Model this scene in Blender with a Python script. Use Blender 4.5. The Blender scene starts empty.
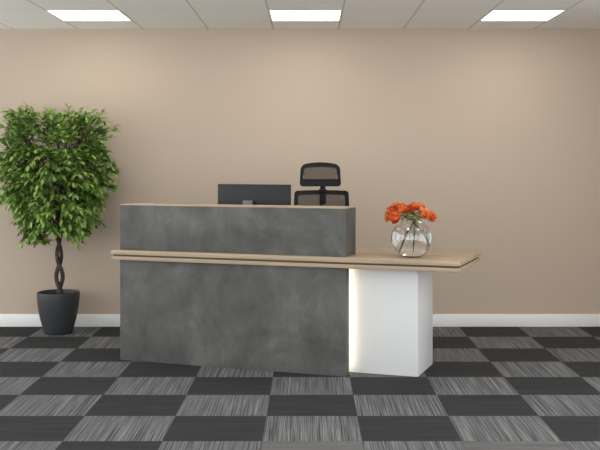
import bpy, bmesh, math, random
from mathutils import Vector, Matrix, noise as mnoise
random.seed(7)
R = math.radians
scene = bpy.context.scene
C = scene.collection

# ------------------------------------------------------------------ helpers
def s2l(c):
    return tuple(((v/255)/12.92 if v/255 <= .04045 else ((v/255+.055)/1.055)**2.4) for v in c)

def link(name, me, mat=None, parent=None):
    o = bpy.data.objects.new(name, me); C.objects.link(o)
    if mat is not None and me is not None:
        for m in (mat if isinstance(mat, (list, tuple)) else [mat]): me.materials.append(m)
    if parent: o.parent = parent
    return o

def from_bm(name, bm, mat, parent=None, smooth=False):
    me = bpy.data.meshes.new(name)
    bmesh.ops.recalc_face_normals(bm, faces=bm.faces)
    bm.to_mesh(me); bm.free()
    if smooth:
        for p in me.polygons: p.use_smooth = True
    return link(name, me, mat, parent)

def auto(o, ang=40):
    me = o.data
    for p in me.polygons: p.use_smooth = True
    me.set_sharp_from_angle(angle=R(ang))
    return o

def thing(name, label, cat, loc=(0, 0, 0), rotz=0, group=None):
    o = bpy.data.objects.new(name, None); C.objects.link(o)
    o.location = loc; o.rotation_euler = (0, 0, rotz); o.empty_display_size = .1
    o['label'] = label; o['category'] = cat
    if group: o['group'] = group
    return o

def tag(o, label, cat, group=None):
    o['label'] = label; o['category'] = cat
    if group: o['group'] = group
    return o

def struct(o):
    o['kind'] = 'structure'; return o

def add_box(bm, x0, x1, y0, y1, z0, z1, bev=0, M=None):
    r = bmesh.ops.create_cube(bm, size=1)
    vs = r['verts']
    for v in vs:
        v.co = Vector(((x0+x1)/2+v.co.x*(x1-x0), (y0+y1)/2+v.co.y*(y1-y0), (z0+z1)/2+v.co.z*(z1-z0)))
    if bev:
        es = list({e for v in vs for e in v.link_edges})
        g = bmesh.ops.bevel(bm, geom=es, offset=bev, segments=2, affect='EDGES', profile=.5)
        vs = list({v for f in g['faces'] for v in f.verts} | {v for v in vs if v.is_valid})
    if M:
        for v in vs: v.co = M @ v.co
    return vs

def box(name, mat, b, parent=None, bev=0):
    bm = bmesh.new(); add_box(bm, *b, bev=bev)
    o = from_bm(name, bm, mat, parent)
    return auto(o, 35) if bev else o

def add_lathe(bm, prof, seg=48, c=(0, 0), cap0=False, cap1=False):
    rings = []
    for r, z in prof:
        rings.append([bm.verts.new((c[0]+r*math.cos(2*math.pi*i/seg), c[1]+r*math.sin(2*math.pi*i/seg), z)) for i in range(seg)])
    for a, b in zip(rings, rings[1:]):
        for i in range(seg):
            bm.faces.new((a[i], a[(i+1) % seg], b[(i+1) % seg], b[i]))
    if cap0: bm.faces.new(list(reversed(rings[0])))
    if cap1: bm.faces.new(rings[-1])

def add_tube(bm, pts, rad, seg=8, caps=True):
    pts = [Vector(p) for p in pts]
    rads = rad if isinstance(rad, (list, tuple)) else [rad]*len(pts)
    rings = []; prev = None
    for i, p in enumerate(pts):
        t = (pts[min(i+1, len(pts)-1)]-pts[max(i-1, 0)]).normalized()
        if prev is None:
            a = Vector((0, 0, 1)) if abs(t.z) < .9 else Vector((1, 0, 0))
            n = t.cross(a).normalized()
        else:
            n = (prev-t*prev.dot(t)).normalized()
        prev = n; b = t.cross(n)
        rings.append([bm.verts.new(p+(n*math.cos(2*math.pi*k/seg)+b*math.sin(2*math.pi*k/seg))*rads[i]) for k in range(seg)])
    for a, b in zip(rings, rings[1:]):
        for k in range(seg):
            bm.faces.new((a[k], a[(k+1) % seg], b[(k+1) % seg], b[k]))
    if caps:
        bm.faces.new(list(reversed(rings[0]))); bm.faces.new(rings[-1])

# ------------------------------------------------------------------ materials
class NT:
    def __init__(s, name):
        s.m = bpy.data.materials.new(name); s.m.use_nodes = True
        s.t = s.m.node_tree; s.b = s.t.nodes['Principled BSDF']; s.out = s.t.nodes['Material Output']
    def n(s, typ, **k):
        nd = s.t.nodes.new(typ)
        for a, v in k.items(): setattr(nd, a, v)
        return nd
    def l(s, a, b): s.t.links.new(a, b)
    def val(s, sock, v):
        if hasattr(v, 'is_output') or isinstance(v, bpy.types.NodeSocket): s.l(v, sock)
        else: sock.default_value = v
    def math(s, op, a, b=0.0, c=0.0):
        nd = s.n('ShaderNodeMath', operation=op)
        s.val(nd.inputs[0], a); s.val(nd.inputs[1], b); s.val(nd.inputs[2], c)
        return nd.outputs[0]
    def mix(s, f, a, b):
        nd = s.n('ShaderNodeMix', data_type='RGBA')
        s.val(nd.inputs[0], f)
        for i, v in ((6, a), (7, b)):
            if isinstance(v, tuple): nd.inputs[i].default_value = (*v, 1) if len(v) == 3 else v
            else: s.l(v, nd.inputs[i])
        return nd.outputs[2]
    def coord(s, scale=(1, 1, 1), loc=(0, 0, 0), rot=(0, 0, 0)):
        tc = s.n('ShaderNodeTexCoord'); mp = s.n('ShaderNodeMapping')
        mp.inputs['Scale'].default_value = scale; mp.inputs['Location'].default_value = loc; mp.inputs['Rotation'].default_value = rot
        s.l(tc.outputs['Object'], mp.inputs[0]); return mp.outputs[0]
    def noise(s, vec, scale=5, detail=3, rough=.5, dist=0):
        nd = s.n('ShaderNodeTexNoise'); s.l(vec, nd.inputs['Vector'])
        nd.inputs['Scale'].default_value = scale; nd.inputs['Detail'].default_value = detail
        nd.inputs['Roughness'].default_value = rough; nd.inputs['Distortion'].default_value = dist
        return nd.outputs['Fac']
    def ramp(s, f, stops):
        nd = s.n('ShaderNodeValToRGB'); s.l(f, nd.inputs[0])
        e = nd.color_ramp.elements
        while len(e) < len(stops): e.new(.5)
        for el, (p, c) in zip(e, stops): el.position = p; el.color = (*c, 1)
        return nd.outputs[0]
    def base(s, c):
        if isinstance(c, tuple): s.b.inputs['Base Color'].default_value = (*c, 1)
        else: s.l(c, s.b.inputs['Base Color'])
    def rough(s, v): s.b.inputs['Roughness'].default_value = v
    def bump(s, h, strength=.2, dist=.002):
        nd = s.n('ShaderNodeBump'); nd.inputs['Strength'].default_value = strength; nd.inputs['Distance'].default_value = dist
        s.l(h, nd.inputs['Height']); s.l(nd.outputs[0], s.b.inputs['Normal'])

def plain(name, col, rough=.5, spec=.5, metal=0, var=.06, scale=30, bump=0):
    t = NT(name)
    c = s2l(col)
    f = t.noise(t.coord(), scale, 3)
    t.base(t.mix(f, tuple(v*(1-var) for v in c), tuple(v*(1+var) for v in c)))
    t.rough(rough); t.b.inputs['Specular IOR Level'].default_value = spec; t.b.inputs['Metallic'].default_value = metal
    if bump: t.bump(f, bump, .001)
    return t.m

# wall paint
t = NT('beige_wall_paint')
f = t.noise(t.coord(), 260, 2); g = t.noise(t.coord(), .8, 2)
t.base(t.mix(g, s2l((191, 174, 156)), s2l((194, 177, 160)))); t.rough(.75); t.b.inputs['Specular IOR Level'].default_value = .25; t.bump(f, .08, .001)
M_wall = t.m
M_white_trim = plain('white_trim_paint', (242, 241, 238), .45, var=.01)

# carpet tiles
FX0, FY0, FW = .2794, 5.229, .515
t = NT('checkered_carpet_tiles')
tc = t.n('ShaderNodeTexCoord'); sp = t.n('ShaderNodeSeparateXYZ'); t.l(tc.outputs['Object'], sp.inputs[0])
cx = t.math('DIVIDE', t.math('SUBTRACT', sp.outputs[0], FX0), FW)
cy = t.math('DIVIDE', t.math('SUBTRACT', sp.outputs[1], FY0), FW)
ix = t.math('FLOOR', cx); iy = t.math('FLOOR', cy)
par = t.math('FLOORED_MODULO', t.math('ADD', ix, iy), 2.0)      # 0/1
par = t.math('LESS_THAN', par, .5)
# two odd replacement tiles in the near row: light, but laid with the pile crosswise
row = t.math('COMPARE', iy, -1.0, .1)
odd = t.math('MULTIPLY', row, t.math('MAXIMUM', t.math('COMPARE', ix, -1.0, .1), t.math('COMPARE', ix, 1.0, .1)))
seed = t.math('ADD', t.math('MULTIPLY', ix, 3.7), t.math('MULTIPLY', iy, 7.3))
def streak(ax, ay, seedk):
    cb = t.n('ShaderNodeCombineXYZ')
    t.l(t.math('MULTIPLY', sp.outputs[0], ax), cb.inputs[0]); t.l(t.math('MULTIPLY', sp.outputs[1], ay), cb.inputs[1])
    t.l(t.math('MULTIPLY', seed, seedk), cb.inputs[2])
    return t.noise(cb.outputs[0], 1, 2.5, .6)
sv = streak(185, 1.6, 1.0); sv2 = streak(2.0, 130, 1.3)
light_v = t.ramp(sv, [(.32, s2l((62, 62, 63))), (.46, s2l((97, 97, 98))), (.56, s2l((114, 114, 115))), (.70, s2l((146, 146, 147)))])
light_h = t.ramp(sv2, [(.3, s2l((84, 83, 82))), (.5, s2l((108, 107, 106))), (.72, s2l((128, 126, 125)))])
dark_h = t.ramp(sv2, [(.3, s2l((47, 48, 49))), (.5, s2l((56, 57, 58))), (.72, s2l((69, 70, 71)))])
# index parity: cells with odd parity are dark in the near odd rows
col = t.mix(par, light_v, dark_h)
col = t.mix(odd, col, light_h)
fx = t.math('ABSOLUTE', t.math('SUBTRACT', t.math('FRACT', cx), .5)); fy = t.math('ABSOLUTE', t.math('SUBTRACT', t.math('FRACT', cy), .5))
seam = t.math('GREATER_THAN', t.math('MAXIMUM', fx, fy), .4955)
col = t.mix(t.math('MULTIPLY', seam, .35), col, s2l((45, 44, 43)))
t.base(col); t.rough(.95); t.b.inputs['Specular IOR Level'].default_value = .1
t.bump(t.noise(t.coord(), 350, 2), .5, .003)
M_floor = t.m

# ceiling tiles
CX0, CY0, CWX, CWY = -2.0, 8.285, .566, .57
t = NT('ceiling_tiles')
tc = t.n('ShaderNodeTexCoord'); sp = t.n('ShaderNodeSeparateXYZ'); t.l(tc.outputs['Object'], sp.inputs[0])
cx = t.math('DIVIDE', t.math('SUBTRACT', sp.outputs[0], CX0-.5*CWX), CWX)
cy = t.math('DIVIDE', t.math('SUBTRACT', sp.outputs[1], CY0-.5*CWY), CWY)
dx = t.math('ABSOLUTE', t.math('SUBTRACT', t.math('FRACT', cx), .5)); dy = t.math('ABSOLUTE', t.math('SUBTRACT', t.math('FRACT', cy), .5))
lx = t.math('LESS_THAN', dx, .013); ly = t.math('LESS_THAN', dy, .016)
speck = t.noise(t.coord(), 220, 3)
c = t.mix(speck, s2l((241, 240, 237)), s2l((246, 245, 242)))
c = t.mix(ly, c, s2l((232, 230, 225))); c = t.mix(lx, c, s2l((212, 205, 196)))
t.base(c); t.rough(.9); t.b.inputs['Specular IOR Level'].default_value = .2
t.bump(speck, .15, .002)
M_ceil = t.m

# concrete-look laminate
t = NT('grey_concrete_laminate')
v = t.coord()
a = t.noise(v, 2.6, 6, .6, .7); b = t.noise(t.coord((1, 1, .6), (3, 1, 7)), 7, 6, .65, .4); d = t.noise(v, 45, 4, .6)
mixed = t.math('ADD', t.math('MULTIPLY', a, .6), t.math('ADD', t.math('MULTIPLY', b, .34), t.math('MULTIPLY', d, .06)))
t.base(t.ramp(mixed, [(.36, s2l((71, 71, 69))), (.45, s2l((82, 82, 79))), (.53, s2l((91, 91, 88))), (.64, s2l((108, 108, 105)))]))
t.rough(.6); t.b.inputs['Specular IOR Level'].default_value = .3; t.bump(b, .05, .002)
M_conc = t.m

# light oak
def oak(name, tone=1.0):
    t = NT(name)
    a = t.noise(t.coord((1.2, 26, 26)), 1, 5, .6, .6); b = t.noise(t.coord((4, 140, 140)), 1, 3, .6)
    m = t.math('ADD', t.math('MULTIPLY', a, .7), t.math('MULTIPLY', b, .3))
    c = lambda r, g, bb: tuple(x*tone for x in s2l((r, g, bb)))
    t.base(t.ramp(m, [(.32, c(152, 132, 109)), (.5, c(177, 156, 130)), (.68, c(194, 174, 148))]))
    t.rough(.5); t.b.inputs['Specular IOR Level'].default_value = .35
    return t.m
M_oak = oak('light_oak_veneer', .95)
M_oakpale = oak('pale_oak_edge', 1.12)
M_groove = plain('dark_groove_strip', (70, 62, 54), .5)
M_whitelam = plain('white_laminate', (221, 222, 222), .35, var=.008)
M_blackpl = plain('black_plastic', (13, 13, 14), .5, .25, bump=.05)
M_monback = plain('dark_grey_monitor_casing', (32, 34, 39), .42, .35, var=.04)
M_greypl = plain('grey_plastic', (118, 120, 121), .4)
M_dark_glass = plain('dark_screen', (12, 13, 15), .12)
M_fabric = plain('charcoal_seat_fabric', (42, 42, 43), .9, .2, var=.2, scale=400, bump=.4)
M_chrome = plain('brushed_metal', (150, 150, 152), .3, metal=1)

# open mesh fabric: fine holes let light pass
t = NT('open_mesh_fabric')
t.base(s2l((62, 56, 52))); t.rough(.9)
w = t.n('ShaderNodeTexTransparent') if False else t.n('ShaderNodeBsdfTransparent')
mx = t.n('ShaderNodeMixShader'); mx.inputs[0].default_value = .5
t.l(w.outputs[0], mx.inputs[1]); t.l(t.b.outputs[0], mx.inputs[2]); t.l(mx.outputs[0], t.out.inputs[0])
M_mesh = t.m

def emis(name, col, strength):
    t = NT(name)
    t.b.inputs['Base Color'].default_value = (*col, 1)
    t.b.inputs['Emission Color'].default_value = (*col, 1); t.b.inputs['Emission Strength'].default_value = strength
    return t.m
M_panel = emis('glowing_panel_diffuser', (1.0, .965, .92), 8.5)
M_led = emis('warm_led', (1.0, .86, .64), 9.5)

# plant
def leafmat(name, col, trans=.16):
    t = NT(name)
    c = s2l(col); f = t.noise(t.coord(), 18, 2)
    cc = t.mix(f, tuple(v*.75 for v in c), tuple(v*1.25 for v in c)); t.base(cc)
    t.rough(.38); t.b.inputs['Specular IOR Level'].default_value = .4
    tr = t.n('ShaderNodeBsdfTranslucent'); t.l(cc, tr.inputs[0])
    mx = t.n('ShaderNodeMixShader'); mx.inputs[0].default_value = trans
    t.l(t.b.outputs[0], mx.inputs[1]); t.l(tr.outputs[0], mx.inputs[2]); t.l(mx.outputs[0], t.out.inputs[0])
    return t.m
M_leaves = [leafmat('leaf_green', (114, 146, 62)), leafmat('leaf_dark_green', (74, 106, 42)),
            leafmat('leaf_fresh_green', (156, 184, 98)), leafmat('leaf_deep_green', (92, 128, 52))]
M_herb = leafmat('pale_herb_leaf', (168, 164, 96))
t = NT('bark')
f = t.noise(t.coord((1, 1, .25)), 60, 5, .6)
t.base(t.ramp(f, [(.3, s2l((38, 30, 25))), (.7, s2l((86, 72, 60)))])); t.rough(.85); t.bump(f, .5, .004)
M_bark = t.m
M_pot = plain('anthracite_pot', (57, 59, 61), .5, .4, var=.05, scale=12)
M_soil = plain('dark_soil', (44, 34, 27), 1, .1, var=.5, scale=90, bump=1)
M_stem = plain('stem_green', (62, 78, 40), .5, var=.2)
M_bud = plain('pale_green_bud', (172, 176, 122), .6, var=.2)

def petal(name, c1, c2):
    t = NT(name)
    f = t.noise(t.coord(), 38, 3)
    cc = t.mix(f, s2l(c1), s2l(c2)); t.base(cc); t.rough(.6)
    tr = t.n('ShaderNodeBsdfTranslucent'); t.l(cc, tr.inputs[0])
    mx = t.n('ShaderNodeMixShader'); mx.inputs[0].default_value = .3
    t.l(t.b.outputs[0], mx.inputs[1]); t.l(tr.outputs[0], mx.inputs[2]); t.l(mx.outputs[0], t.out.inputs[0])
    return t.m
M_pet = {'red': petal('red_orange_petal', (190, 74, 38), (232, 120, 72)),
         'orange': petal('orange_petal', (222, 100, 48), (248, 158, 92)),
         'bright': petal('bright_orange_petal', (248, 142, 70), (252, 196, 124)),
         'yellow': petal('yellow_orange_petal', (230, 140, 84), (244, 206, 146))}

t = NT('clear_glass')
t.b.inputs['Transmission Weight'].default_value = 1; t.b.inputs['IOR'].default_value = 1.45; t.b.inputs['Roughness'].default_value = 0
t.base((.97, .985, .98)); M_glass = t.m
t = NT('water')
t.b.inputs['Transmission Weight'].default_value = 1; t.b.inputs['IOR'].default_value = 1.33; t.b.inputs['Roughness'].default_value = 0
t.base((.96, .97, .965)); M_water = t.m

# ------------------------------------------------------------------ room
XL, XR, YB, YW, ZC = -4.6, 3.35, -1.6, 8.831, 2.591
def plane_box(name, b, mat): return struct(box(name, mat, b))
plane_box('floor', (XL-.1, XR+.1, YB, YW+.1, -.05, 0), M_floor)
plane_box('ceiling', (XL-.1, XR+.1, YB, YW+.1, ZC, ZC+.05), M_ceil)
plane_box('wall_back', (XL-.1, XR+.1, YW, YW+.1, 0, ZC), M_wall)
plane_box('wall_right', (XR, XR+.1, 6.5, YW, 0, ZC), M_wall)
def baseboard(name, b):
    bm = bmesh.new(); add_box(bm, *b, bev=.003); struct(auto(from_bm(name, bm, M_white_trim)))
baseboard('baseboard_back', (XL, XR, YW-.014, YW, 0, .108))
baseboard('baseboard_right', (XR-.014, XR, 6.5, YW-.014, 0, .108))

# ceiling panel lights: one built, the rest copied
def ceiling_light():
    w, d = CWX/2-.003, CWY/2-.003
    t_ = thing('ceiling_light', 'x', 'ceiling light', group='square panel lights in the tiled ceiling')
    bm = bmesh.new(); e = .012
    add_box(bm, -w, w, -d, -d+e, -.005, 0); add_box(bm, -w, w, d-e, d, -.005, 0)
    add_box(bm, -w, -w+e, -d+e, d-e, -.005, 0); add_box(bm, w-e, w, -d+e, d-e, -.005, 0)
    from_bm('frame', bm, M_white_trim, t_)
    box('diffuser', M_panel, (-w+e, w-e, -d+e, d-e, -.004, -.0005), t_)
    return t_
def dup(root, loc, rotz=0):
    r = root.copy(); C.objects.link(r); r.location = loc; r.rotation_euler = (0, 0, rotz)
    for ch in list(root.children):
        c_ = ch.copy(); C.objects.link(c_); c_.parent = r
        for g_ in ch.children:
            d_ = g_.copy(); C.objects.link(d_); d_.parent = c_
    return r
cl = ceiling_light()
cols = [(0, 'left, above the potted tree'), (3, 'middle, above the monitor'), (6, 'right, above and right of the flower vase')]
rows = [(0, 'row nearest the beige wall'), (4, 'second row from the wall'), (8, 'third row from the wall'), (12, 'row over the photographer')]
first = True
for rk, rn in rows:
    for ck, cn in cols:
        loc = (CX0+(ck+.5)*CWX, CY0-(rk+.5)*CWY, ZC)
        if first: o = cl; o.location = loc; first = False
        else: o = dup(cl, loc)
        side = cn.split(',')
        if rk == 0: o['label'] = 'square glowing ceiling panel at the %s,%s' % (side[0], side[1])
        else: o['label'] = 'square glowing ceiling panel, %s column, %s' % (side[0], rn)

# ------------------------------------------------------------------ reception desk
DO = Vector((-1.363, 7.352, 0)); DA = R(-19.4)
desk = thing('reception_desk', 'long reception desk with grey concrete-look front, oak counter and white pedestal', 'reception desk', DO, DA)
DX = 1.713
box('front_panel', M_conc, (0, DX, 0, .075, 0, .727), desk, .002)
box('side_panel', M_conc, (0, .04, .076, .55, 0, .727), desk, .002)
ub = box('upper_box', M_conc, (0, DX, 0, .232, .801, 1.1225), desk, .002); ub['label'] = 'raised grey concrete-look transaction box on the counter'
box('top_cap', M_oakpale, (0, DX, 0, .232, 1.123, 1.130), desk, .0015)
cx0, cx1, cy0, cy1 = -.059, 2.488, -.03, .74
ct = box('counter_top', M_oak, (cx0, cx1, cy0, cy1, .767, .800), desk, .003)
box('groove', M_groove, (cx0+.014, cx1-.014, cy0+.014, cy1-.014, .7542, .7666), desk)
box('lower_shelf', M_oak, (cx0+.004, cx1-.004, cy0+.004, cy1-.004, .7275, .7540), desk, .003)
pd = box('pedestal', M_whitelam, (1.50, 2.174, .135, .59, .004, .727), desk, .0015); pd['label'] = 'white block pedestal under the right end'
ls = box('led_strip', M_led, (1.680, 1.702, .0755, .081, .02, .715), desk); ls['label'] = 'warm glowing light strip behind the front panel edge'

def dw(x, y, z=0):
    c, s = math.cos(DA), math.sin(DA)
    return Vector((DO.x+x*c-y*s, DO.y+x*s+y*c, z))

# ------------------------------------------------------------------ monitor (back towards the camera)
mon = thing('monitor', 'dark flat computer monitor seen from behind, standing on the counter behind the grey box', 'monitor', dw(.862, .44, .8005), DA)
mw, mz0, mz1 = .288, .111, .470
box('casing', M_monback, (-mw, mw, .0, .022, mz0, mz1), mon, .004)
box('bezel', M_blackpl, (-mw+.001, mw-.001, .0225, .0265, mz0+.001, mz1-.001), mon, .001)
box('screen', M_dark_glass, (-mw+.008, mw-.008, .0267, .0285, mz0+.02, mz1-.008), mon)
box('rear_housing', M_monback, (-.15, .13, -.018, -.0005, mz0+.03, .30), mon, .006)
mt = box('mount', M_greypl, (-.066, .008, -.05, -.0185, .265, .352), mon, .005); mt['label'] = 'light grey mount block'
box('stand_neck', M_greypl, (-.049, -.009, -.062, -.0505, .010, .335), mon, .003)
bm = bmesh.new(); add_box(bm, -.15, .07, -.13, .06, 0, .0095, bev=.004); auto(from_bm('stand_base', bm, M_greypl, mon))

# ------------------------------------------------------------------ office chair
ch = thing('office_chair', 'black office chair with mesh back and headrest, behind the reception desk', 'office chair', (.102, 7.72, 0), R(-1))
def rrect(w0, w1, z0, z1, r0, r1, n=6, arch=0):
    """rounded trapezoid outline in x,z: w0 half width at bottom, w1 at top"""
    pts = []
    cs = [(w0-r0, z0+r0, r0, -90), (w1-r1, z1-r1, r1, 0), (-w1+r1, z1-r1, r1, 90), (-w0+r0, z0+r0, r0, 180)]
    for i, (x, z, r, a0) in enumerate(cs):
        for k in range(n+1):
            a = R(a0+90*k/n); pts.append((x+r*math.cos(a), z+r*math.sin(a)))
        if i == 1 and arch:
            for k in range(1, 8):
                pts.append(((w1-r1)*(1-2*k/8), z1))
    if arch:
        pts = [(x, z+(arch*(1-(x/w1)**2) if z > (z0+z1)/2 else 0)) for x, z in pts]
    return pts
def curveY(x, k): return -k*(x*x)            # sides come towards the sitter
def frame_ring(bm, outer, inner, y0, th, k, tilt):
    """solid ring between two outlines with equal point counts"""
    def P(x, z, y): return bm.verts.new((x, y+curveY(x, k)+tilt(z), z))
    of = [P(x, z, y0) for x, z in outer]; ob = [P(x, z, y0+th) for x, z in outer]
    nf = [P(x, z, y0) for x, z in inner]; nb = [P(x, z, y0+th) for x, z in inner]
    n = len(outer)
    for i in range(n):
        j = (i+1) % n
        bm.faces.new((of[i], of[j], nf[j], nf[i])); bm.faces.new((ob[j], ob[i], nb[i], nb[j]))
        bm.faces.new((of[j], of[i], ob[i], ob[j])); bm.faces.new((nf[i], nf[j], nb[j], nb[i]))
def membrane(name, zr, wfun, y0, k, tilt, parent, th=.003, arch=0):
    bm = bmesh.new(); nx, nz = 14, 12; g = []
    for side in (0, 1):
        gg = []
        for a in range(nz+1):
            z_ = zr[0]+(zr[1]-zr[0])*a/nz; w = wfun(z_); row_ = []
            for b in range(nx+1):
                x = -w+2*w*b/nx; z = z_+arch*(a/nz)*(1-(x/w)**2); row_.append(bm.verts.new((x, y0+side*th+curveY(x, k)+tilt(z), z)))
            gg.append(row_)
        g.append(gg)
    for s_ in (0, 1):
        for a in range(nz):
            for b in range(nx):
                bm.faces.new((g[s_][a][b], g[s_][a][b+1], g[s_][a+1][b+1], g[s_][a+1][b]))
    return from_bm(name, bm, M_mesh, parent, True)
# chair local: faces -y (towards the camera); back support near y=+.2
tilt = lambda z: .10*(z-.5)
bz0, bz1 = .56, 1.207
bw0, bw1 = .235, .213
bm = bmesh.new()
outer = rrect(bw0, bw1, bz0, bz1, .05, .022, arch=0.006); inner = rrect(bw0-.032, bw1-.030, bz0+.05, bz1-.034, .03, .014, arch=0.006)
outer = [(x, z) for x, z in outer]
frame_ring(bm, outer, inner, .20, .03, .9, tilt)
bk = from_bm('backrest', bm, M_blackpl, ch); auto(bk, 50)
wf = lambda z: (bw0-.03)+((bw1-.03)-(bw0-.03))*(z-bz0)/(bz1-bz0)
mm = membrane('mesh_panel', (bz0+.045, bz1-.026), wf, .214, .9, tilt, bk); mm['label'] = 'see-through taupe mesh panel'
# headrest
hz0, hz1 = 1.243, 1.432
bm = bmesh.new()
outer = [(x-.009, z) for x, z in rrect(.161, .156, hz0, hz1-.022, .026, .040, arch=.022)]; inner = [(x-.009, z) for x, z in rrect(.134, .129, hz0+.058, hz1-.047, .008, .018, arch=.011)]
frame_ring(bm, outer, inner, .165, .028, 1.6, tilt)
hr = from_bm('headrest', bm, M_blackpl, ch); auto(hr, 50)
mm = membrane('mesh_panel', (hz0+.052, hz1-.034), lambda z: .131, .178, 1.6, tilt, hr, arch=.016); mm.location.x = -.009; mm['label'] = 'see-through taupe mesh panel of the headrest'
# bracket wrapping over the top bar
bm = bmesh.new()
add_box(bm, -.021, .021, .238, .252, 1.185, 1.30, bev=.003)
add_box(bm, -.032, .032, .235, .262, 1.195, 1.222, bev=.004)
add_box(bm, -.026, .026, .259, .268, 1.108, 1.215, bev=.003)
add_box(bm, -.026, .026, .247, .262, 1.105, 1.20, bev=.003)
hb = from_bm('headrest_bracket', bm, M_blackpl, ch); auto(hb); hb.location.x = .010
# spine, seat, arms, base
bm = bmesh.new(); add_tube(bm, [(0, .04, .425), (0, .20, .43), (0, .262, .50), (0, .282, .62), (0, .30, .80), (0, .316, 1.0), (0, .318, 1.11)], [.028, .028, .028, .024, .02, .018, .014], 12)
auto(from_bm('back_support', bm, M_blackpl, ch), 50)
bm = bmesh.new(); bmesh.ops.create_cube(bm, size=1)
bmesh.ops.subdivide_edges(bm, edges=bm.edges[:], cuts=5, use_grid_fill=True)
for v in bm.verts:
    x, y, z = v.co*2
    rx = x*math.sqrt(max(0, 1-.22*y*y)); ry = y*math.sqrt(max(0, 1-.22*x*x))
    v.co = Vector((rx*.245, ry*.235-.03, .475+z*.035*(1-.25*(x*x+y*y)*.5)-.02*max(0, -y-.5)))
so = from_bm('seat', bm, M_fabric, ch, True); so.modifiers.new('s', 'SUBSURF').levels = 1
so.modifiers['s'].render_levels = 1
bm = bmesh.new(); add_box(bm, -.12, .12, -.12, .12, .405, .441, bev=.01); auto(from_bm('seat_mechanism', bm, M_blackpl, ch))
for sx in (-1, 1):
    bm = bmesh.new()
    add_tube(bm, [(sx*.12, .02, .43), (sx*.25, .02, .425), (sx*.285, .02, .46), (sx*.285, .02, .64)], [.016, .016, .018, .02], 10)
    arm = from_bm('armrest', bm, M_blackpl, ch); auto(arm, 50)
    bm = bmesh.new(); add_box(bm, sx*.285-.04, sx*.285+.04, -.11, .13, .641, .668, bev=.011); auto(from_bm('arm_pad', bm, M_blackpl, arm))
bm = bmesh.new(); add_tube(bm, [(0, 0, .10), (0, 0, .26)], .026, 16); add_tube(bm, [(0, 0, .26), (0, 0, .406)], .014, 16)
auto(from_bm('gas_lift', bm, M_chrome, ch), 50)
def caster(parent, x, y, a):
    bm = bmesh.new()
    for s_ in (-1, 1):
        px, py = -math.sin(a)*s_*.014, math.cos(a)*s_*.014
        qx, qy = -math.sin(a)*s_*.026, math.cos(a)*s_*.026
        add_tube(bm, [(x+px, y+py, .0275), (x+qx, y+qy, .0275)], .027, 16)
    add_tube(bm, [(x, y, .0275), (x, y, .075)], .009, 10)
    auto(from_bm('caster', bm, M_blackpl, parent), 50)
bm = bmesh.new(); add_tube(bm, [(0, 0, .075), (0, 0, .118)], .042, 20); hub = from_bm('base_hub', bm, M_blackpl, ch); auto(hub, 50)
for k in range(5):
    a = R(18+72*k); bm = bmesh.new()
    add_tube(bm, [(.03*math.cos(a), .03*math.sin(a), .10), (.17*math.cos(a), .17*math.sin(a), .094), (.31*math.cos(a), .31*math.sin(a), .078)], [.024, .020, .015], 10)
    lg = from_bm('leg', bm, M_blackpl, ch); auto(lg, 50)
    caster(lg, .30*math.cos(a), .30*math.sin(a), a)

# ------------------------------------------------------------------ potted tree
TX, TY = -2.093, 8.50
tree = thing('potted_tree', 'bushy green tree with braided trunk in a dark round pot by the wall', 'potted plant', (TX, TY, 0))
bm = bmesh.new()
prof = [(0.0, 0), (.108, 0), (.116, .006), (.128, .05), (.150, .13), (.168, .22), (.175, .30), (.176, .338), (.174, .345), (.170, .347), (.162, .345), (.159, .338), (.158, .30), (.145, .20), (0, .20)]
add_lathe(bm, prof, 64); bmesh.ops.remove_doubles(bm, verts=bm.verts, dist=1e-5)
auto(from_bm('pot', bm, M_pot, tree), 50)
bm = bmesh.new()
rings = []
for i in range(9):
    r = .1575*i/8
    rings.append([(r*math.cos(2*math.pi*k/32), r*math.sin(2*math.pi*k/32), .312+.012*mnoise.noise(Vector((r*20*math.cos(k/5.1), r*20*math.sin(k/5.1), 0)))) for k in range(32)])
vv = [[bm.verts.new(p) for p in rg] for rg in rings[1:]]; c0 = bm.verts.new((0, 0, .318))
for k in range(32): bm.faces.new((c0, vv[0][k], vv[0][(k+1) % 32]))
for a_, b_ in zip(vv, vv[1:]):
    for k in range(32): bm.faces.new((a_[k], b_[k], b_[(k+1) % 32], a_[(k+1) % 32]))
from_bm('soil', bm, M_soil, tree, True)
# two strands crossing at z = .30, .58, .84
ZX = [.385, .575, .76, .93]
def strand_x(z):
    if z <= ZX[0]: return 0.0, 0.0, 0
    for a_, b_, amp in ((ZX[0], ZX[1], .027), (ZX[1], ZX[2], .018), (ZX[2], ZX[3], .014)):
        if z <= b_: return amp, (z-a_)/(b_-a_), [ZX[0], ZX[1], ZX[2]].index(a_)
    return 0.0, 0.0, 3
for s_ in (1, -1):
    bm = bmesh.new(); pts = []; rr = []
    n = 64
    for i in range(n+1):
        z = .30+(.95-.30)*i/n
        amp, u, seg = strand_x(z)
        sg = s_*(1 if seg % 2 == 0 else -1)
        x = sg*amp*math.sin(math.pi*u)
        y = s_*.014*math.cos(math.pi*(u+seg))
        pts.append((x-.012*(z-.3)+(.012 if z < 2 else 0), y-.02*max(0, z-.6), z)); rr.append(.0195-.010*(z-.3)+.006*max(0, (.38-z)/.08))
    add_tube(bm, pts, rr, 12)
    for v in bm.verts: v.co += Vector((mnoise.noise(v.co*40), mnoise.noise(v.co*40+Vector((5, 0, 0))), 0))*.0025
    from_bm('trunk', bm, M_bark, tree, True)

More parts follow.
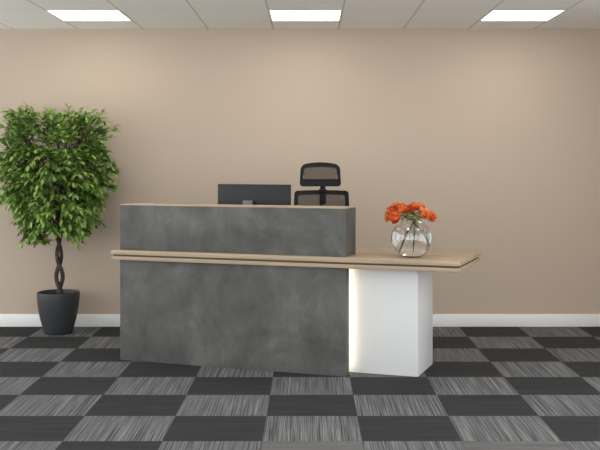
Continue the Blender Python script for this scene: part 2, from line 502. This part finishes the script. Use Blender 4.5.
# crown profile: half widths (m) against height
PROF = [(.73, .05), (.78, .14), (.84, .26), (.91, .32), (.98, .345), (1.04, .375), (1.15, .435), (1.30, .475), (1.45, .475), (1.60, .455), (1.72, .435), (1.81, .37), (1.87, .27), (1.90, .15)]
def hw(z):
    if z <= PROF[0][0] or z >= PROF[-1][0]: return 0
    for (a_, wa), (b_, wb) in zip(PROF, PROF[1:]):
        if z <= b_: return wa+(wb-wa)*(z-a_)/(b_-a_)
def depth(dx_y):  # squash towards the wall
    return dx_y*.60 if dx_y > 0 else dx_y*.88
CYC = -.05
rng = random.Random(11)
LV, LF, LM = [], [], []
def add_leaf(p, d, up, L, W, mi):
    """pointed oval leaf folded along the midrib, drooping at the tip"""
    d = d.normalized(); s_ = d.cross(up)
    if s_.length < 1e-3: s_ = d.cross(Vector((1, 0, 0)))
    s_.normalize(); n_ = s_.cross(d).normalized()
    b0 = len(LV)
    prof_ = [(0, 0, 0), (.28, .42, -.01), (.58, .46, -.05), (.82, .24, -.12), (1.0, 0, -.20)]
    mid = []
    for tt, w_, dr in prof_: mid.append(p+d*(L*tt)+n_*(dr*L))
    LV.append(mid[0])
    idx = []
    for (tt, w_, dr), m_ in list(zip(prof_, mid))[1:-1]:
        LV.append(m_+s_*W*w_+n_*(W*.10)); LV.append(m_); LV.append(m_-s_*W*w_+n_*(W*.10)); idx.append(len(LV)-3)
    LV.append(mid[-1]); tip = len(LV)-1
    i0 = idx[0]
    LF.append((b0, i0+1, i0)); LF.append((b0, i0+2, i0+1)); LM.extend((mi, mi))
    for a_, b_ in zip(idx, idx[1:]):
        LF.append((a_, a_+1, b_+1, b_)); LF.append((a_+1, a_+2, b_+2, b_+1)); LM.extend((mi, mi))
    e_ = idx[-1]
    LF.append((e_, e_+1, tip)); LF.append((e_+1, e_+2, tip)); LM.extend((mi, mi))
bmB = bmesh.new()
forks = []
for k in range(16):
    a_ = k*2.4; z1 = .95+.75*(k/16)**1.0; rr_ = .45*(hw(min(z1+.15, 1.8)))
    p0 = Vector((-.006, -.012, .80+.10*(k % 4)/3)); p2 = Vector((rr_*math.cos(a_), CYC+depth(rr_*math.sin(a_)), z1+.05))
    p1 = p0.lerp(p2, .5)+Vector((0, 0, -.04)) + Vector((p2.x, p2.y, 0))*-.15
    add_tube(bmB, [p0, p0.lerp(p1, .5)+Vector((0, 0, .01)), p1, p1.lerp(p2, .5)+Vector((0, 0, -.01)), p2], [.011, .009, .008, .006, .004], 7)
    forks += [p1, p1.lerp(p2, .5), p2]
add_tube(bmB, [(-.004, -.01, .92), (.0, -.03, 1.2), (.02, -.05, 1.5), (0, -.06, 1.72)], [.016, .012, .009, .005], 8)
forks += [Vector((0, -.03, 1.2)), Vector((.02, -.05, 1.5)), Vector((0, -.06, 1.70))]
N = 820
for i in range(N):
    for _ in range(50):
        z = rng.uniform(.73, 1.855); h_ = hw(z)
        if rng.random() < h_/.48: break
    a_ = rng.uniform(0, 2*math.pi); f_ = rng.uniform(.25, 1)**.5
    f_ = min(f_, .93)
    lump = 1+.26*mnoise.noise(Vector((math.cos(a_)*2.2, math.sin(a_)*2.2, z*4.0)))
    x = h_*f_*lump*math.cos(a_); yy = h_*f_*lump*math.sin(a_)
    if i % 8 == 0 and yy < .1 and abs(x) < .36:
        x *= 1.10; yy *= 1.1; z = min(z+.05, 1.85) if z > 1.2 else z-.02
    x = max(-.47, min(.445, x))
    if z < .92 and abs(x) < .12: continue
    z -= .05*math.exp(-(x/.10)**2)*max(0, (z-1.6)/.25)
    P = Vector((x, CYC+depth(yy), z))
    # keep the hollow around the trunk at the bottom
    out = Vector((math.cos(a_), .75*math.sin(a_), 0))
    elev = (z-1.15)*1.1
    d = (out+Vector((0, 0, elev))).normalized(); d = (d+Vector((rng.gauss(0, .4), rng.gauss(0, .4), rng.gauss(0, .45)))).normalized()
    L = rng.uniform(.11, .18); start = P-d*L*.7
    fk = min(forks, key=lambda q: (q-start).length)
    if i % 2 == 0:
        midp = fk.lerp(start, .5)+Vector((0, 0, -.015))
        add_tube(bmB, [fk, midp, start], [.0036, .003, .0022], 5, False)
    pts = []
    nl = rng.randint(8, 11)
    for k in range(6):
        u = k/5; pts.append(start+d*L*u+Vector((0, 0, (-.045 if z < 1.6 else .0)*u*u)))
    add_tube(bmB, pts, [.0022-.0012*k/5 for k in range(6)], 4, False)
    for k in range(nl):
        u = .1+.9*(k+.5)/nl; q = pts[min(4, int(u*5))].lerp(pts[min(5, int(u*5)+1)], u*5-int(u*5))
        td = (pts[5]-pts[3]).normalized()
        side = td.cross(Vector((0, 0, 1))).normalized()*(1 if k % 2 else -1)
        ld = (td*.75+side*.75+Vector((0, 0, rng.uniform(-.75, .10) if P.z < 1.5 else rng.uniform(-.5, .55)))+Vector((rng.gauss(0, .2),)*3)).normalized()
        up = Vector((rng.gauss(0, .35), rng.gauss(0, .35)-.25, 1))
        LL = rng.uniform(.046, .074)
        mi = rng.choices((0, 1, 2, 3), (5, 3, 3, 3))[0]
        qq = q+ld*LL
        if TY+qq.y > YW-.02 or TY+q.y > YW-.03: continue
        add_leaf(q, ld, up, LL, LL*rng.uniform(.38, .50), mi)
    qq = pts[5]
    if TY+qq.y < YW-.09: add_leaf(qq, (pts[5]-pts[4]), Vector((0, 0, 1)), .06, .028, 2)
for v in bmB.verts:
    if TY+v.co.y > YW-.02: v.co.y = YW-.02-TY
from_bm('branches', bmB, M_bark, tree, True)
me = bpy.data.meshes.new('foliage'); me.from_pydata([tuple(v) for v in LV], [], LF); 
fo = link('foliage', me, M_leaves, tree)
me.polygons.foreach_set('material_index', LM)
me.polygons.foreach_set('use_smooth', [True]*len(LF)); me.update()

# ------------------------------------------------------------------ vase
VX, VY, VZ = .696, 6.80, .8004
vase = thing('flower_vase', 'round clear glass vase of water on the oak counter, holding orange flowers', 'vase', (VX, VY, VZ))
Rv, cz = .138, .126
def sphere_prof(r, z0, z1, n):
    out = []
    for i in range(n+1):
        z = z0+(z1-z0)*i/n; out.append((math.sqrt(max(0, r*r-(z-cz)**2)), z))
    return out
def ang_prof(r, a0, a1, n):
    return [(r*math.sin(a0+(a1-a0)*i/n), cz-r*math.cos(a0+(a1-a0)*i/n)) for i in range(n+1)]
zt = .232; a_top = math.pi-math.asin(.066/Rv)
a_b = math.acos((cz-.0)/Rv)
outer = [(0, 0)]+ang_prof(Rv, a_b, a_top, 40)
ztop = outer[-1][1]
ri = Rv-.004; a_topi = math.pi-math.asin(.064/ri); a_bi = math.acos((cz-.008)/ri)
inner = [(0, .008)]+ang_prof(ri, a_bi, a_topi, 40)
prof = outer+[(.069, ztop+.004), (.067, ztop+.006), (.064, ztop+.004)]+list(reversed(inner))
bm = bmesh.new(); add_lathe(bm, prof, 64); bmesh.ops.remove_doubles(bm, verts=bm.verts, dist=1e-5)
auto(from_bm('glass_bowl', bm, M_glass, vase), 60)
zw = .186; rw = ri-.0006
a_w = math.acos((cz-zw)/rw); a_bw = math.acos((cz-.0086)/rw)
wp = [(0, .0086)]+ang_prof(rw, a_bw, a_w, 36)+[(0, zw)]
bm = bmesh.new(); add_lathe(bm, wp, 64); bmesh.ops.remove_doubles(bm, verts=bm.verts, dist=1e-5)
auto(from_bm('water', bm, M_water, vase), 60)

# ------------------------------------------------------------------ flowers
def pix(px, py, d): return Vector(((px-308)/1014*d, d, 1.45-(py-160)/1014*d))
def add_petal(bm, c, axis, side, rb, rt, hgt, wid, open_):
    """curved cupped petal rising from the bloom base"""
    nu, nv = 5, 4; g = []
    tang = axis.cross(side).normalized()
    for i in range(nu+1):
        u = i/nu
        r = rb+(rt-rb)*math.sin(u*math.pi/2)**1.0 + open_*max(0, u-.65)*.6
        hh = hgt*(u-.18*open_*u**4*8)
        ww = wid*(math.sin(math.pi*min(1, .12+u*.80))**.7)*(1 if u < .85 else .8)
        row_ = []
        for j in range(nv+1):
            v = -1+2*j/nv
            row_.append(bm.verts.new(c+axis*(hh-.10*hgt*v*v*u)+side*(r-.35*ww*v*v)+tang*(ww*v)))
        g.append(row_)
    for i in range(nu):
        for j in range(nv):
            bm.faces.new((g[i][j], g[i][j+1], g[i+1][j+1], g[i+1][j]))
def flower(px, py, d, tone, rad, label, end, seed_, axis=None):
    rg = random.Random(seed_)
    rad *= 1.2
    c = pix(px, py, d)                                    # bloom centre
    neck = Vector((VX+.018+rg.uniform(-.014, .014), VY+rg.uniform(-.03, .03), VZ+ztop+.004))
    f_ = thing('orange_flower', label, 'flower', neck, 0, 'orange flowers in the round glass vase')
    if axis is None:
        axis = (c-neck+Vector((0, -.02, .03))).normalized()
    cl_ = c-neck
    basep = cl_-axis*rad*.75
    # layered bloom
    pmi = []
    bm = bmesh.new()
    for ring, (n_, rb, rt, hg, wd, op, a0) in enumerate(((6, .18, 1.0, 1.05, .60, .55, 0), (6, .14, .80, 1.32, .50, .35, .5), (5, .10, .54, 1.48, .40, .2, .2), (4, .05, .30, 1.45, .32, 0, .7), (3, .02, .12, 1.40, .2, 0, .1))):
        ref = axis.orthogonal().normalized()
        for k in range(n_):
            sd = Matrix.Rotation(2*math.pi*(k+a0)/n_+rg.uniform(-.15, .15), 3, axis) @ ref
            pmi.append(rg.choices((0, 1, 2), (6, 3, 2))[0]); add_petal(bm, basep, axis, sd, rb*rad, rt*rad*rg.uniform(.9, 1.08), hg*rad*rg.uniform(.9, 1.1), wd*rad, op*rad)
    bl = from_bm('bloom', bm, [M_pet[tone], M_pet['red' if tone != 'red' else 'orange'], M_pet['bright']], f_, True)
    bl.data.polygons.foreach_set('material_index', [pm for pm in pmi for _ in range(20)])
    # stem: bloom base -> neck -> down into the water
    e_ = Vector(end)-neck
    p = [basep, basep-axis*.018, basep*.45+Vector((0, 0, .008)), Vector((0, 0, -.010)), e_*.5+Vector((0, 0, -.004)), e_]
    bm = bmesh.new(); add_tube(bm, p, .0022, 8)
    st = from_bm('stem', bm, M_stem, f_, True)
    # green sepals and a couple of leaves near the neck
    global LV, LF, LM
    LV, LF, LM = [], [], []
    for k in range(5):
        sd = Matrix.Rotation(2*math.pi*k/5, 3, axis) @ axis.orthogonal().normalized()
        add_leaf(basep-axis*.004, sd*.8+axis*.6, axis, rad*.8, rad*.42, 0)
    me = bpy.data.meshes.new('sepals'); me.from_pydata([tuple(v) for v in LV], [], LF)
    link('sepals', me, M_leaves[0] if seed_ % 2 else M_leaves[2], f_)
    for k in range(7):
        LV, LF, LM = [], [], []
        aa = rg.uniform(0, 6.28); q = Vector((VX-neck.x+rg.uniform(-.06, .06), VY-neck.y+rg.uniform(-.075, -.02), rg.uniform(.008, .05)))
        add_leaf(q, Vector((math.cos(aa), math.sin(aa), rg.uniform(-.3, .7))), Vector((0, 0, 1)), rg.uniform(.03, .046), rg.uniform(.014, .02), 0)
        me = bpy.data.meshes.new('leaf'); me.from_pydata([tuple(v) for v in LV], [], LF)
        link('leaf', me, (M_leaves+[M_herb, M_herb])[(seed_+k) % 6], f_)
    if seed_ % 3 != 2:
        for k in range(3):
            bm = bmesh.new()
            q = basep.lerp(Vector((0, 0, 0)), rg.uniform(.3, .8))+Vector((rg.uniform(-.02, .02), -.02+rg.uniform(-.01, .01), rg.uniform(0, .015)))
            bmesh.ops.create_uvsphere(bm, u_segments=8, v_segments=6, radius=.006, matrix=Matrix.Translation(q))
            o_ = from_bm('bud', bm, M_bud, f_, True); o_['label'] = 'small pale green bud'
    return f_
V = Vector((VX, VY, VZ))
eA = lambda j: V+Vector((-.076+.001*j, -.025+.012*j, .036))
eB = lambda j: V+Vector((.004, -.03+.012*j, .052))
eC = lambda j: V+Vector((.096-.001*j, -.025+.012*j, .075))
flower(391.8, 211.6, 6.76, 'red', .036, 'dark red-orange bloom at the upper left of the bouquet', eC(0), 1)
flower(387.6, 217.2, 6.80, 'yellow', .029, 'yellow-edged orange bloom, lowest and farthest left in the vase', eC(1), 2)
flower(395.0, 217.8, 6.70, 'orange', .034, 'orange bloom low on the left, just above the glass rim', eC(2), 3)
flower(400.8, 208.6, 6.76, 'orange', .037, 'large orange bloom left of the bouquet centre, near its top', eA(3), 4)
flower(395.2, 206.0, 6.86, 'red', .028, 'small red bloom at the back top left of the bouquet', eC(3), 5)
flower(406.4, 209.3, 6.75, 'red', .029, 'red-orange bloom in front at the bouquet centre-left', eB(0), 6)
flower(414.2, 206.4, 6.80, 'red', .033, 'red-orange bloom at the top centre of the bouquet', eA(0), 7)
flower(420.6, 206.8, 6.84, 'red', .031, 'red bloom at the top right, behind the bright one', eA(1), 8)
flower(424.0, 213.6, 6.73, 'bright', .036, 'brightest orange bloom on the right side of the bouquet', eA(2), 9)
flower(431.2, 216.4, 6.76, 'orange', .034, 'orange bloom farthest right in the vase', eA(4), 10)

flower(412.2, 211.2, 6.78, 'orange', .021, 'smallest orange bloom, low in the middle gap of the bouquet', eB(1), 11)

# ------------------------------------------------------------------ light from the open side of the room, camera
w = bpy.data.worlds.new('world'); scene.world = w; w.use_nodes = True
bg = w.node_tree.nodes['Background']; bg.inputs[0].default_value = (.96, .98, 1.0, 1); bg.inputs[1].default_value = 2.9

cam = bpy.data.cameras.new('camera'); co = bpy.data.objects.new('camera', cam); C.objects.link(co)
co.location = (0, 0, 1.45); co.rotation_euler = (R(90), 0, 0)
cam.sensor_width = 36; cam.lens = 1014/600*36; cam.shift_x = -8/600; cam.shift_y = -65/600; cam.clip_end = 100
scene.camera = co
vs = scene.view_settings
vs.view_transform = 'Standard'; vs.look = 'None'; vs.gamma = 1; vs.use_curve_mapping = False; vs.exposure = -0.16
scene.cycles.max_bounces = 14; scene.cycles.transmission_bounces = 12; scene.cycles.transparent_max_bounces = 12; scene.cycles.diffuse_bounces = 6
scene.cycles.use_denoising = True
scene.cycles.caustics_refractive = True; scene.cycles.caustics_reflective = False
scene.cycles.sample_clamp_indirect = 8
